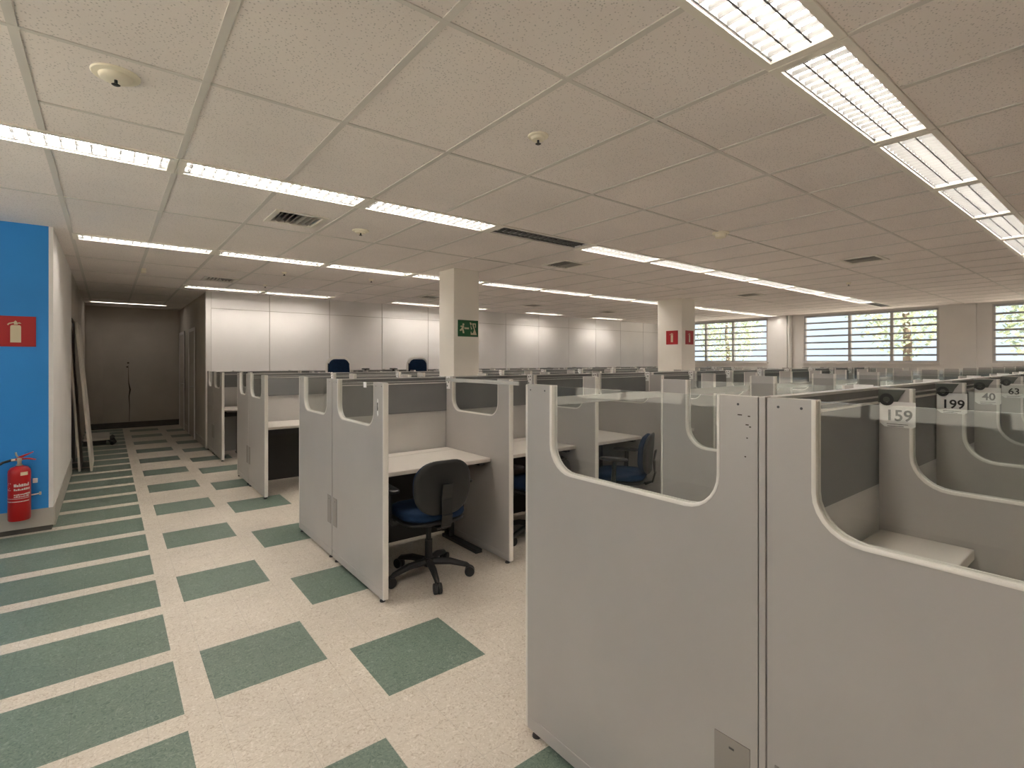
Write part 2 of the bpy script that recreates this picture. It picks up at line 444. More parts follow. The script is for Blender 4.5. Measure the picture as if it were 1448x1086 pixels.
# vents
VL = ['square ceiling vent beside the second light row, nearest the corridor', 'square ceiling vent above the corridor mouth near the partition corner',
      'square ceiling vent just right of the unlit light', 'square ceiling vent between the two right-hand light rows',
      'small far ceiling vent near the white wall, right of the green-signed column', 'farthest ceiling vent near the white wall, beside the red-signed column',
      'ceiling vent half hidden behind the green-signed column', 'far ceiling vent near the windows above the middle rows']
for v, lab in zip(vents, VL):
    x0, x1, y0, y1 = v; w, d = x1 - x0, y1 - y0
    t = thing('ceiling_vent', lab, 'vent', (x0, y0, HC), 0, 'ceiling air vents')
    mb = MB(); ring(mb, 0, w, 0, d, .035, w - .035, .035, d - .035, -.010, 0)
    ring(mb, .035, w - .035, .035, d - .035, .045, w - .045, .045, d - .045, -.006, .04)
    link('frame', mb.mesh('vent_frame', 'vent', bevel=.002), t)
    link('duct', MB().box(.036, w - .036, .036, d - .036, .07, .08).mesh('vent_duct', 'dark'), t)
    ns = 7
    for k in range(ns):
        p = .06 + (w - .12) * (k + .5) / ns
        mb = MB(); prof = [(0, -.004), (.006, -.004), (.020, .014), (.028, .034), (.023, .034), (.014, .016)]
        s = 1 if k < ns / 2 else -1
        mb.prism(prof, lambda a_, b_, q, p=p, s=s: (p + s * (a_ - .014), q, b_), .046, d - .046)
        link('slat', mb.mesh('vent_slat', 'ventslat'), t)

# detectors and sprinklers
def sprinkler(x, y, r, lab, small=False):
    t = thing('sprinkler', lab, 'sprinkler', (x, y, HC), 0, 'ceiling sprinklers')
    link('cover_plate', MB().lathe([(r * .3, -.024), (r * .60, -.023), (r * .66, -.019), (r * .70, -.010), (r * .96, -.007), (r, -.003), (r, .004)], seg=28).mesh('cover_plate', 'detector', smooth=True), t)
    m_ = MB(); m_.lathe([(.012, -.046), (.016, -.043), (.006, -.038), (.006, .262)], seg=12)
    link('nozzle', m_.mesh('nozzle', 'black', smooth=True), t)
sprinkler(.027, 2.687, .085, 'large round cream ceiling sprinkler above the near left')
sprinkler(1.785, 2.037, .055, 'small round ceiling sprinkler above the middle of the picture')
sprinkler(1.813, 4.525, .075, 'round ceiling sprinkler right of the square vent nearest the corridor')
for x, y, lab in [(1.863, 7.297, 'tiny ceiling sprinkler before the white partition wall, left one'), (1.941, 8.71, 'tiny ceiling sprinkler closest to the white partition wall'),
                  (3.022, 7.144, 'tiny ceiling sprinkler left of the green-signed column'), (8.881, 2.95, 'tiny ceiling sprinkler below the far right vent'),
                  ]:
    sprinkler(x, y, .035, lab)
t = thing('smoke_detector', 'cream smoke detector on the ceiling right of the middle', 'smoke detector', (4.465, 2.529, HC))
link('base', MB().lathe([(.07, -.014), (.075, -.010), (.075, .004)], seg=24).mesh('detector_base', 'detector', smooth=True), t)
link('sensor_head', MB().lathe([(.028, -.052), (.045, -.046), (.052, -.030), (.055, -.014)], seg=24).mesh('detector_head', 'detector', smooth=True), t)
tag(link('junction_box', MB().box(-.02, .03, -.06, .06, -.05, .004).box(0, .012, -.006, .006, .004, .262).mesh('junction_box', 'detector', bevel=.004), None, (xi(0) + .03, 8.15, HC)),
    'small beige box on the ceiling bar above the corridor', 'box')

# ------------------------------------------------------------------ walls
def wall(name, x0, x1, y0, y1, z0, z1, mat): return struct(link(name, MB().box(x0, x1, y0, y1, z0, z1).mesh(name, mat)))
ZT = HC + .26
# blue wall and corridor left wall are the two faces of one solid
wall('wall_left', XL, -.41, 6.10, 6.24, .20, ZT, 'bluewall')
wall('wall_corridor_left', -.41, -.38, 6.10, 9.00, .20, ZT, 'white')
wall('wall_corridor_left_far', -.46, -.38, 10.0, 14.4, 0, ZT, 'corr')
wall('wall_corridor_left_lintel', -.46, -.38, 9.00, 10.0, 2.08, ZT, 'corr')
b = MB().box(XL, -.374, 6.092, 6.25, .045, .20); struct(link('baseboard_left', b.mesh('baseboard_left', 'base', bevel=.003)))
b = MB().box(-.41, -.372, 6.25, 9.0, .0, .20); struct(link('baseboard_corridor', b.mesh('baseboard_corridor', 'base', bevel=.003)))
b = MB().box(XL, -.39, 6.11, 6.25, 0, .045); struct(link('trim_3', b.mesh('plinth', 'basedark')))
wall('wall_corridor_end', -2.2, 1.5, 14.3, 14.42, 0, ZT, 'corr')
b = MB().box(-.38, 1.33, 14.285, 14.30, 0, .13); struct(link('baseboard_end', b.mesh('baseboard_end', 'basedark')))
# dark room behind the corridor opening
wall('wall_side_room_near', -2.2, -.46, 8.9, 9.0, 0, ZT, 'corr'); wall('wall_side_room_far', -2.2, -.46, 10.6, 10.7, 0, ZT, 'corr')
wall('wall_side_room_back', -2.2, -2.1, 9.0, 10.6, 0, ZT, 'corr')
# corridor right wall with two doors
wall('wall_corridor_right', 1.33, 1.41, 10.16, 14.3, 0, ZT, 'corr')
b = MB().box(1.315, 1.33, 10.16, 14.285, 0, .12); struct(link('baseboard_right', b.mesh('baseboard_right', 'base')))
def door(n, y0, y1):
    t = bpy.data.objects.new('door_%d' % n, None); C.objects.link(t); struct(t)
    t.location = (1.315, y0, 0)
    w = y1 - y0
    mb = MB(); mb.box(-.018, .0, 0, .055, 0, 2.14); mb.box(-.018, 0, w - .055, w, 0, 2.14); mb.box(-.018, 0, .055, w - .055, 2.08, 2.14)
    link('door_frame', mb.mesh('door_frame', 'white', bevel=.003), t)
    link('door_leaf', MB().box(-.008, 0, .06, w - .06, .008, 2.075).mesh('door_leaf', 'door'), t)
    m_ = MB(); m_.tube([(-.008, .13, 1.0), (-.05, .13, 1.0), (-.05, .24, 1.0)], .009, 8); link('door_handle', m_.mesh('door_handle', 'alu', smooth=True), t)
door(1, 11.45, 12.35); door(2, 13.15, 14.05)
# sealed door on the corridor end wall
t = bpy.data.objects.new('door_3', None); C.objects.link(t); struct(t); t.location = (-.36, 14.285, 0)
link('door_leaf', MB().box(.0, .25, -.008, .0, .13, 2.13).mesh('end_door_leaf', 'corr', bevel=.003), t)
link('door_frame', MB().box(.25, .275, -.014, .0, .13, 2.16).mesh('end_door_frame', 'corr'), t)
# stain running down a joint of the end wall
mb = MB()
pts = [(.36, 1.40), (.365, 1.2), (.37, 1.0), (.395, .85), (.375, .7), (.385, .5), (.38, .14)]
wd = [.002, .004, .008, .016, .010, .007, .004]
for (p0, w0), (p1, w1) in zip(zip(pts, wd), zip(pts[1:], wd[1:])):
    mb.add([(p0[0] - w0, 14.2985, p0[1]), (p0[0] + w0, 14.2985, p0[1]), (p1[0] + w1, 14.2985, p1[1]), (p1[0] - w1, 14.2985, p1[1])], [(0, 1, 2, 3)])
for cx, cz in ((.345, 1.36), (.36, 1.45)): mb.box(cx - .018, cx + .018, 14.2975, 14.2995, cz - .015, cz + .015)
struct(link('trim_4', mb.mesh('wall_stain', 'stain')))
# white partition wall: panels with joints
mb = MB(); PY = 10.10
mb.box(1.33, XR, PY, PY + .06, 0, ZT, 0)
pj = [1.33 + .06] + [2.323 + 1.09 * k for k in range(11)] + [XR]
for a_, b_ in zip(pj, pj[1:]):
    mb.box(a_ + .007, b_ - .007, PY - .012, PY, .05, 2.395, 1); mb.box(a_ + .007, b_ - .007, PY - .012, PY, 2.403, HC, 1)
struct(link('wall_partition', mb.mesh('wall_partition', ['base', 'part'])))
struct(link('trim_5', MB().box(1.31, 1.39, PY - .03, PY + .06, 0, HC).mesh('partition_corner_post', 'white', bevel=.008)))
# window wall
WIN = [(6.62, 9.66), (2.96, 5.71), (-.75, 2.12)]
ZS, ZH = 1.455, 2.655
mb = MB(); TW = .18
mb.box(XR, XR + TW, YN, YE, 0, ZS); mb.box(XR, XR + TW, YN, YE, ZH, ZT)
edges = [YN] + [e for w in sorted(WIN) for e in w] + [YE]
for a_, b_ in zip(edges[::2], edges[1::2]): mb.box(XR, XR + TW, a_, b_, ZS, ZH)
struct(link('wall_right', mb.mesh('wall_right', 'white')))
for n, (a_, b_) in enumerate([(5.95, 6.05)]):
    m_ = MB(); m_.tube([(XR - .06, 6.02, 0), (XR - .06, 6.02, HC)], .05, 12); struct(link('trim_6', m_.mesh('rain_pipe', 'white', smooth=True)))
for n, (a_, b_) in enumerate([(2.35, 2.60), (6.10, 6.35)]):
    struct(link('trim_%d' % (7 + n), MB().box(XR - .06, XR, a_, b_, 0, HC).mesh('pilaster', 'white')))
for n, (y0, y1) in enumerate(WIN):
    t = bpy.data.objects.new('window_%d' % (n + 1), None); C.objects.link(t); struct(t); t.location = (XR + .06, y0, ZS)
    w = y1 - y0; h = ZH - ZS
    mb = MB(); mb.box(-.04, .04, 0, .05, 0, h); mb.box(-.04, .04, w - .05, w, 0, h); mb.box(-.04, .04, .05, w - .05, 0, .045); mb.box(-.04, .04, .05, w - .05, h - .03, h)
    link('window_frame', mb.mesh('window_frame', 'winframe'), t)
    mull = {0: (1.0, 1.85), 1: (.86, 1.71), 2: (.95, 1.95)}[n]
    for m0 in mull: link('mullion', MB().box(-.05, .04, m0 - .03, m0 + .03, .045, h - .03).mesh('mullion', 'winframe'), t)
    link('pane', MB().box(.0, .006, .05, w - .05, .045, h - .03).mesh('pane', 'window'), t)
    me_s = MB().box(-.075, -.045, .03, w - .03, -.020, .020).mesh('slat', 'slat')
    for k in range(7):
        link('slat', me_s, t, (0, 0, .165 * k + .17 if k < 6 else h - .04))
    link('window_sill', MB().box(-.14, -.06, -.02, w + .02, -.03, 0).mesh('window_sill', 'white'), t)
# walls behind the camera; the opening holds an added daylight window
mb = MB(); mb.box(XL - .1, XL, YN, 6.10, 0, .9); mb.box(XL - .1, XL, YN, 6.10, 2.5, ZT); mb.box(XL - .1, XL, YN, -.2, .9, 2.5); mb.box(XL - .1, XL, 5.6, 6.10, .9, 2.5)
struct(link('wall_back', mb.mesh('wall_back', 'white')))
t = bpy.data.objects.new('window_4', None); C.objects.link(t); struct(t); t.location = (XL - .05, -.2, .9)  # unseen window added to brighten the near ceiling
mb = MB(); mb.box(-.03, .03, 0, .05, 0, 1.6); mb.box(-.03, .03, 5.75, 5.8, 0, 1.6); mb.box(-.03, .03, .05, 5.75, 0, .05); mb.box(-.03, .03, .05, 5.75, 1.55, 1.6)
for k in range(1, 6): mb.box(-.03, .03, 5.8 * k / 6 - .03, 5.8 * k / 6 + .03, .05, 1.55)
link('window_frame', mb.mesh('added_window_frame', 'winframe'), t)
link('pane', MB().box(-.003, .003, .05, 5.75, .05, 1.55).mesh('added_window_pane', 'window'), t)
wall('wall_near', XL, XR, YN - .1, YN, 0, ZT, 'white')
# columns
def column(name, x0, x1, y0, y1): return struct(link(name, MB().box(x0, x1, y0, y1, 0, HC).mesh('column', 'cream', bevel=.006)))
column('column', 3.475, 3.865, 5.60, 5.965)
column('column', 8.54, 8.985, 5.62, 6.16)

# ------------------------------------------------------------------ cubicles
TH = .032
def arc(cx, cy, r, a0, a1, n=7): return [(cx + r * cos(radians(a0 + (a1 - a0) * k / n)), cy + r * sin(radians(a0 + (a1 - a0) * k / n))) for k in range(n + 1)]
def cut_path(D, h, s0=.112, s1=.148, zb=1.078, r=.105):
    b1 = D - s1
    return [(s0, h)] + arc(s0 + r, zb + r, r, 180, 270) + arc(b1 - r, zb + r, r, 270, 360) + [(b1, h)]
def panel_meshes(D, h, sgn, s0=.112, zb=1.078, r=.105):
    """meshes of one notched panel; local origin at the spine on the floor, depth along sgn*y, thickness along x"""
    fn = lambda a_, b_, t: (t, sgn * a_, b_)
    cp = cut_path(D, h, s0, zb=zb, r=r)
    outline = [(.002, .075)] + [(.002, h)] + cp + [(D - .012, h), (D - .012, .075)]
    panel = MB().prism(outline, fn, -TH / 2, TH / 2).mesh('panel', 'laminate')
    base = MB().box(-TH / 2 - .002, TH / 2 + .002, *sorted((sgn * .004, sgn * (D - .012))), .024, .075).mesh('base_rail', 'laminate', bevel=.004)
    strip = MB().box(-TH / 2 - .002, TH / 2 + .002, *sorted((sgn * (D - .012), sgn * D)), .024, h).mesh('edge_strip', 'trim', bevel=.0055)
    gp = [(a_, b_) for a_, b_ in cp]
    gp[0] = (gp[0][0], h - .004); gp[-1] = (gp[-1][0], h - .004)
    gm = MB().prism(gp, fn, -.003, .003); gm.m[-1] = 1        # pale hazy top edge, its bright line put into the material
    glass = gm.mesh('glass_pane', ['glass', 'strip'])
    prof = [(-.0175, -.004), (-.0178, .001), (-.015, .005), (-.008, .005), (-.007, .003), (.007, .003), (.008, .005), (.015, .005), (.0178, .001), (.0175, -.004)]
    vs = []; n = len(prof)
    for k, p in enumerate(cp):
        q0 = cp[max(k - 1, 0)]; q1 = cp[min(k + 1, len(cp) - 1)]
        dx, dz = q1[0] - q0[0], q1[1] - q0[1]; l = math.hypot(dx, dz); nx, nz = -dz / l, dx / l
        for (t, o) in prof: vs.append(fn(p[0] + nx * o, p[1] + nz * o, t))
    fs = []
    for k in range(len(cp) - 1):
        for j in range(n): fs.append((k * n + j, k * n + (j + 1) % n, (k + 1) * n + (j + 1) % n, (k + 1) * n + j))
    fs += [list(range(n)), [(len(cp) - 1) * n + j for j in range(n)]]
    mb = MB(); mb.add(vs, fs); trim = mb.mesh('notch_trim', 'trim', smooth=True)
    foot = MB(); foot.lathe([(.018, 0), (.018, .008), (.009, .012), (.009, .026)], seg=10)
    return dict(panel=panel, base_rail=base, edge_strip=strip, glass_pane=glass, notch_trim=trim), foot.mesh('foot', 'steel', smooth=True)
CARDS = ['159', '199', '40', '63', '61', '57']
def hole_plate(bits):
    mb = MB(); mb.box(-.0015, 0, -.032, .032, -.055, .055, 0)
    for y, z in bits: mb.prism([(y + .007 * cos(k * pi / 5), z + .007 * sin(k * pi / 5)) for k in range(10)], lambda a_, b_, t: (t, a_, b_), -.0022, -.0012, 1)
    return mb.mesh('mounting_plate', ['card', 'ink'])
PLATE = hole_plate([(-.012, .035), (.014, .030), (-.010, .002), (.012, -.030)])
CARDM = MB().prism([(-.05, .040), (-.05, -.040), (-.042, -.046), (.036, -.046), (.05, -.034), (.05, .040)], lambda a_, b_, t: (t, a_, b_), -.002, 0).mesh('number_card', 'card')
RINGM = None
def ringmesh(r0, r1):
    n = 20; v = []; f = []
    for k in range(n):
        c_, s_ = cos(2 * pi * k / n), sin(2 * pi * k / n)
        v += [(-.003, r0 * c_, r0 * s_), (-.003, r1 * c_, r1 * s_), (0, r1 * c_, r1 * s_), (0, r0 * c_, r0 * s_)]
    for k in range(n):
        a_, b_ = 4 * k, 4 * ((k + 1) % n)
        for j in range(4): f.append((a_ + j, a_ + (j + 1) % 4, b_ + (j + 1) % 4, b_ + j))
    mb = MB(); mb.add(v, f); return mb.mesh('hole_ring', 'ink', smooth=True)
RINGM = ringmesh(.010, .021)
CLIPM = MB().prism([(.045, .0), (-.032, .0), (-.018, -.022), (-.010, -.040), (.045, -.046)], lambda a_, b_, t: (t, a_, b_), -.004, 0).mesh('clip', 'clip')
LINES = MB().box(-.0008, 0, -.03, .03, .003, .005).box(-.0008, 0, -.018, .028, -.004, -.002).mesh('small_print', 'ink')

ROWS = [
    dict(k='N', name='nearest row', yc=.638, ya=-.31, yb=1.593, h=1.405, post=.02,
         xa=[2.12 + .735 * i for i in range(7)], xb=[2.25 + .92 * i for i in range(13)],
         sa='right-hand side', sb='aisle side'),
    dict(k='S', name='second row', yc=3.87, ya=2.955, yb=4.72, h=1.362, post=.006,
         xa=[2.33 + .925 * i for i in range(13)], xb=[2.33 + .925 * i for i in range(13)], sa='camera side', sb='far side'),
    dict(k='T', name='third row', yc=6.80, ya=5.98, yb=7.47, h=1.342, post=.006,
         xa=[2.33 + .925 * i for i in range(13)], xb=[2.33 + .925 * i for i in range(13)], sa='camera side', sb='far side'),
    dict(k='W', name='row along white wall', yc=9.43, ya=8.62, yb=10.04, h=1.325, post=.006,
         xa=[1.725 + .925 * i for i in range(13)], xb=[1.725 + .925 * i for i in range(13)], sa='camera side', sb='wall side'),
]
XE = 1.345                          # centre of the end panels
KEEP_DESKS = {('N', 'a'): 4, ('N', 'b'): 5, ('S', 'a'): 7, ('T', 'a'): 3, ('W', 'a'): 5}     # the rest the photo shows nothing of
def has(row, side, kind, i): return kind != 'desk' or i < KEEP_DESKS.get((row, side), 0)
class P: pass
desk_cache = {}
def desk(row, side, sgn, yc, D, xl, xr, idx, lab):
    w = xr - xl
    t = thing('desk', lab, 'desk', (xl, yc, 0), 0, 'cubicle desks')
    key = (round(w, 3), sgn, round(D, 3))
    if key not in desk_cache:
        d0, dm, d1 = .030, .030 + .13 * D / .9, D * .745
        Y = lambda a_, b_: sorted((sgn * a_, sgn * b_))
        top = MB().box(.018, w - .018, *Y(dm + .003, d1), .722, .752).mesh('tabletop', 'desk', bevel=.007)
        sh = MB().box(.018, w - .018, *Y(d0, dm - .003), .722, .752).mesh('rear_shelf', 'desk', bevel=.004)
        mb = MB()
        mb.box(-.02, .02, *Y(.09, .13), .03, .722); mb.box(-.02, .02, *Y(.16, .19), .03, .722)
        mb.box(-.025, .025, *Y(.06, d1 - .06), .69, .722); mb.box(-.03, .03, *Y(.07, d1 - .1), 0, .03)
        leg = mb.mesh('leg', 'steel', bevel=.004)
        tray = MB().box(.05, w - .05, *Y(.05, .14), .60, .615).box(.05, w - .05, *Y(.14, .146), .60, .66).mesh('cable_tray', 'steel')
        desk_cache[key] = (top, sh, leg, tray)
    top, sh, leg, tray = desk_cache[key]
    link('tabletop', top, t); link('rear_shelf', sh, t)
    link('leg', leg, t, (.06, 0, 0)); link('leg', leg, t, (w - .06, 0, 0)); link('cable_tray', tray, t)
    return t

hole = MB().lathe([(.0035, -.0006), (.0035, 0)], seg=8).mesh('screw', 'steel')
for R in ROWS:
    h, yc, nm, k = R['h'], R['yc'], R['name'], R['k']
    for side in ('a', 'b'):
        sgn = -1 if side == 'a' else 1
        D0 = abs((R['ya'] if side == 'a' else R['yb']) - yc)
        off = R['post'] / 2
        D = D0 - off
        sd = R['s' + side]
        meshes, foot = panel_meshes(D, h, sgn)
        y_or = yc + sgn * off
        if k == 'N' and side == 'a': meshes_n = panel_meshes(D - .020, h, sgn, s0=.092)[0]
        # end panel
        t = thing('end_panel', 'grey notched end panel at the corridor, %s of the %s' % (sd, nm), 'partition panel', (XE, y_or, 0), 0, 'cubicle end panels')
        for pn, me in meshes.items(): link(pn, me, t)
        for s_ in (.06, D - .05): link('foot', foot, t, (0, sgn * s_, 0))
        hp = .10 if k == 'N' else .075
        y0_, y1_ = sorted((sgn * .022, sgn * (.022 + hp)))
        link('access_plate', MB().box(-TH / 2 - .003, -TH / 2, y0_, y1_, .265, .475).box(-TH / 2 - .0036, -TH / 2 - .002, (y0_ + y1_) / 2 - .008, (y0_ + y1_) / 2 + .008, .445, .452, 1).mesh('access_plate', ['plate', 'steel'], bevel=.0008), t)
        for s_ in ((.03, .085) if side == 'a' else (.055,)) + ((D - .03, D - .115)):
            link('screw', hole, t, (-TH / 2, sgn * s_, h - .022), (0, radians(90), 0))
        if k == 'N' and side == 'b':            # small scuffs near the post
            mb = MB()
            for sy, sz, w_ in ((.05, -.05, .012), (.025, -.052, .006), (.03, -.075, .008), (.022, -.08, .005), (.03, -.11, .004), (.035, -.16, .004)):
                mb.box(-.0008, 0, sy - w_ / 2, sy + w_ / 2, sz - .0015, sz + .0015)
            link('scuff_marks', mb.mesh('scuff_marks', 'stain'), t, (-TH / 2, 0, h))
        if k == 'S' and side == 'a':
            tg = MB().box(-.004, 0, -.022, .022, -.018, .018).mesh('tag', 'card'); link('tag', tg, t, (-.004, sgn * .60, h - .022))
            mb = MB()
            mb.prism([(-.006, .05), (.004, .055), (.010, .01), (.004, -.01), (.010, -.04), (.002, -.058), (-.008, -.045), (-.002, -.01), (-.008, .01)], lambda a_, b_, q: (q, a_, b_), -.001, 0)
            mb.box(-.003, -.001, -.003, .004, -.02, .03, 1)
            link('sticker_residue', mb.mesh('sticker_residue', ['card', 'ink']), t, (-TH / 2, sgn * (D - .085), h - .155))
        # dividers
        xsd = R['x' + side]
        for i, x in enumerate(xsd):
            if x > XR - .7 or not has(k, side, 'div', i): continue
            yo, mm = (yc - .030, meshes_n) if (k == 'N' and side == 'a') else (y_or, meshes)
            t = thing('divider_panel', 'grey notched divider, %s from the corridor, %s of %s' % (ORD[i], sd, nm), 'partition panel',
                      (x, yo, 0), 0, 'cubicle divider panels')
            for pn, me in mm.items(): link(pn, me, t)
            for s_ in (.06, D - .05): link('foot', foot, t, (0, sgn * s_, 0))
            if k == 'N' and side == 'a':
                c = link('number_card', CARDM, t, (-TH / 2, sgn * .055, h - .085))
                if i < len(CARDS):
                    link('digits', text_mesh(CARDS[i], .052, 'ink'), c, (-.0024, -.004, -.008), (radians(90), 0, radians(-90)))
                    link('small_print', LINES, c, (-.002, 0, -.040))
                link('hole_ring', RINGM, c, (-.002, .030, .047))
                link('clip', CLIPM, t, (-TH / 2, sgn * .046, h - .004), (0, 0, 0))
            else:
                link('mounting_plate', PLATE, t, (-TH / 2, sgn * .045, h - .05))
            if k == 'S' and side == 'a' and i == 0:
                link('clear_strip', MB().box(-.006, .006, -1.03, -.035, h - .040, h - .012).mesh('clear_strip', 'strip'), t, (-.024, 0, 0))
        # desks
        xl = XE
        for i, x in enumerate([x for x in xsd if x <= XR - .7]):
            if has(k, side, 'desk', i):
                desk(k, side, sgn, yc, D0, xl, x, i, 'beige desk, %s bay from the corridor, %s of %s' % (ORD[i], sd, nm))
            xl = x
    # spine
    xs_ = [XE + .003] + [x for x in R['xb'] if x <= XR - .7]
    if k == 'N':
        t = tag(link('spine_post', MB().box(XE - TH / 2 - .002, XE + TH / 2, yc - .0085, yc + .0085, .01, h + .002).mesh('spine_post', 'laminate', bevel=.002)),
                'narrow grey post between the two nearest end panels', 'post')
    for i, (a_, b_) in enumerate(zip(xs_, xs_[1:])):
        if not has(k, 's', 'spine', i): continue
        w = b_ - a_
        t = thing('spine_screen', 'grey back screen, %s bay from the corridor, %s' % (ORD[i], nm), 'partition screen', (a_, yc, 0), 0, 'cubicle back screens')
        zs = 1.068; g = .0195
        if k in ('S', 'T'): link('under_desk_shade_panel', MB().box(g, w - g, -.016, .016, .03, .70).mesh('under_desk_shade_panel', 'desk_shade'), t)  # dark panel standing in for the under-desk shade
        link('lower_panel', MB().box(g, w - g, -.012, .012, .70 if k in ('S', 'T') else .03, zs).mesh('lower_panel', 'laminate_low'), t)
        hs = h - .055
        up = link('upper_panel', MB().box(g, w - g, -.026, .026, zs, hs).mesh('upper_panel', 'fabric'), t)
        link('panel_rim', MB().box(g, w - g, -.028, .028, hs, hs + .006).mesh('panel_rim', 'trim'), up)
        mb = MB(); mb.box(g, w - g, -.010, .010, hs + .006, h - .008, 1); mb.box(g, w - g, -.017, .017, h - .008, h); mb.box(g, w - g, -.014, .014, hs + .018, hs + .024)
        link('top_rail', mb.mesh('top_rail', ['alu', 'fabric']), t)
t = thing('raised_shelf', 'beige raised shelf in the first bay, seen through the right-hand notch', 'shelf', (XE + .03, .6, .885))
link('shelf_board', MB().box(0, .725, -.245, 0, .0, .032).mesh('shelf_board', 'desk', bevel=.004), t)
for x_ in (.02, .69): link('shelf_support', MB().box(x_, x_ + .015, -.225, -.01, -.132, .0).mesh('shelf_support', 'deskedge'), t)
# clear stiffening strip along the aisle side of the nearest row
tag(link('stiffening_strip', MB().box(1.42, 12.9, 1.593, 1.604, 1.312, 1.346).mesh('stiffening_strip', 'strip')),
    'long clear strip joining the divider fronts of the nearest cubicle row', 'strip')

# ------------------------------------------------------------------ chairs
def rounded(w, h, r, n=6, taper=0.):
    pts = []
    for cx, cy, a0 in ((w / 2 - r, h / 2 - r, 0), (-w / 2 + r, h / 2 - r, 90), (-w / 2 + r, -h / 2 + r, 180), (w / 2 - r, -h / 2 + r, 270)):
        pts += arc(cx, cy, r, a0, a0 + 90, n)
    return [(x * (1 + taper * y / h), y) for x, y in pts]
def pad(outline, fn, t0, t1, edge, mat, name, curve=None):
    """cushion-like slab: outline inset on both faces"""
    mb = MB(); rings = []
    n = len(outline)
    def ins(k): return [(x * k, y * k) for x, y in outline]
    spec = [(t0, 1 - edge * 2.2), (t0 + (t1 - t0) * .12, 1 - edge * .7), (t0 + (t1 - t0) * .4, 1.), (t0 + (t1 - t0) * .7, 1 - edge * .15), (t0 + (t1 - t0) * .92, 1 - edge), (t1, 1 - edge * 2.8), (t1 + (t1 - t0) * .05, .5)]
    vs = []
    for t, kk in spec:
        for x, y in ins(kk):
            c = curve(x, y) if curve else 0
            vs.append(fn(x, y, t + c))
    fs = []
    for a_ in range(len(spec) - 1):
        for j in range(n): fs.append((a_ * n + j, a_ * n + (j + 1) % n, (a_ + 1) * n + (j + 1) % n, (a_ + 1) * n + j))
    fs += [list(range(n))[::-1], [(len(spec) - 1) * n + j for j in range(n)]]
    mb.add(vs, fs); return mb.mesh(name, mat, smooth=True)
def office_chair(label, loc, rz, back=True, back_h=.67, arms=True, shell='black', group='office chairs', base=True, spin=0.):
    """front of the chair looks along +y"""
    t = thing('office_chair', label, 'chair', loc, rz, group)
    curve = lambda x, y: -.9 * x * x + .0
    link('seat', pad(rounded(.46, .45, .14, taper=.06), lambda x, y, q: (x, y + .02, q), .435, .495, .06, 'blue', 'seat'), t)
    link('seat_shell', pad(rounded(.45, .44, .14), lambda x, y, q: (x, y + .02, q), .405, .438, .05, shell, 'seat_shell'), t)
    if back:
        zc = back_h
        b = link('backrest', pad(rounded(.41, .36, .15, n=8, taper=.05), lambda x, y, q: (x, -.235 - q - .12 * y * .6, zc + y), 0., .028, .05, shell, 'backrest', curve=lambda x, y: -.75 * x * x), t)
        link('back_cushion', pad(rounded(.385, .335, .14, n=8, taper=.05), lambda x, y, q: (x, -.232 + q - .12 * y * .6, zc + y), 0., .05, .05, 'blue', 'back_cushion', curve=lambda x, y: .75 * x * x), b)
        mb = MB(); pts = [(.0, .40), (-.20, .395), (-.262, .42), (-.280, .50), (-.270, .60), (-.285, .70)]
        for (y0, z0), (y1, z1) in zip(pts, pts[1:]):
            mb.add([(-.036, y0, z0), (.036, y0, z0), (.036, y1, z1), (-.036, y1, z1), (-.036, y0 - .006, z0 - .012), (.036, y0 - .006, z0 - .012), (.036, y1 - .014, z1), (-.036, y1 - .014, z1)],
                   [(0, 1, 2, 3), (7, 6, 5, 4), (0, 3, 7, 4), (1, 5, 6, 2), (0, 4, 5, 1), (3, 2, 6, 7)])
        link('back_bar', mb.mesh('back_bar', 'black'), t)
    if arms:
        for sx in (-1, 1):
            mb = MB(); mb.tube([(sx * .18, .03, .41), (sx * .25, .03, .405), (sx * .275, .03, .44), (sx * .275, .02, .63)], [.018, .02, .022, .018], 8)
            a = link('armrest', mb.mesh('armrest', 'black', smooth=True), t)
            link('arm_pad', pad(rounded(.075, .25, .035), lambda x, y, q, sx=sx: (sx * .275 + x, y + .03, q), .628, .655, .08, 'black', 'arm_pad'), a)
    if base:
        m_ = MB(); m_.lathe([(.026, .10), (.026, .26), (.018, .262), (.018, .40), (.05, .405), (.05, .412)], seg=14)
        link('gas_column', m_.mesh('gas_column', 'black', smooth=True), t)
        m_ = MB(); m_.lathe([(.030, .075), (.042, .085), (.042, .125), (.030, .135)], seg=16)
        link('hub', m_.mesh('hub', 'black', smooth=True), t)
        for q in range(5):
            an = spin + 2 * pi * q / 5; c_, s_ = cos(an), sin(an)
            mb = MB(); mb.tube([(.03 * c_, .03 * s_, .108), (.15 * c_, .15 * s_, .105), (.262 * c_, .262 * s_, .078), (.285 * c_, .285 * s_, .062)], [.026, .024, .018, .014], 8)
            lg = link('base_leg', mb.mesh('base_leg', 'black', smooth=True), t)
            mb = MB()
            for o in (-.015, .015):
                ctr = (.285 * c_ - s_ * o, .285 * s_ + c_ * o)
                pr_ = [(cos(k * pi / 9) * .034, sin(k * pi / 9) * .034) for k in range(18)]
                mb.prism(pr_, lambda a_, b_, q2, ctr=ctr: (ctr[0] + c_ * a_ - s_ * q2, ctr[1] + s_ * a_ + c_ * q2, .034 + b_), -.0115, .0115)
            link('caster', mb.mesh('caster', 'black', bevel=.004), lg)
    return t
office_chair('black-backed office chair pulled up to the nearest desk of the second row', (1.752, 3.155, 0), radians(-4), spin=radians(256.6))
office_chair('blue office chair with armrests seen through the nearest notch window', (3.72, 3.06, 0), radians(28), spin=.3)
office_chair('dark office chair at the second bay of the second row, mostly hidden', (2.86, 3.30, 0), radians(10), back_h=.50, spin=.6)
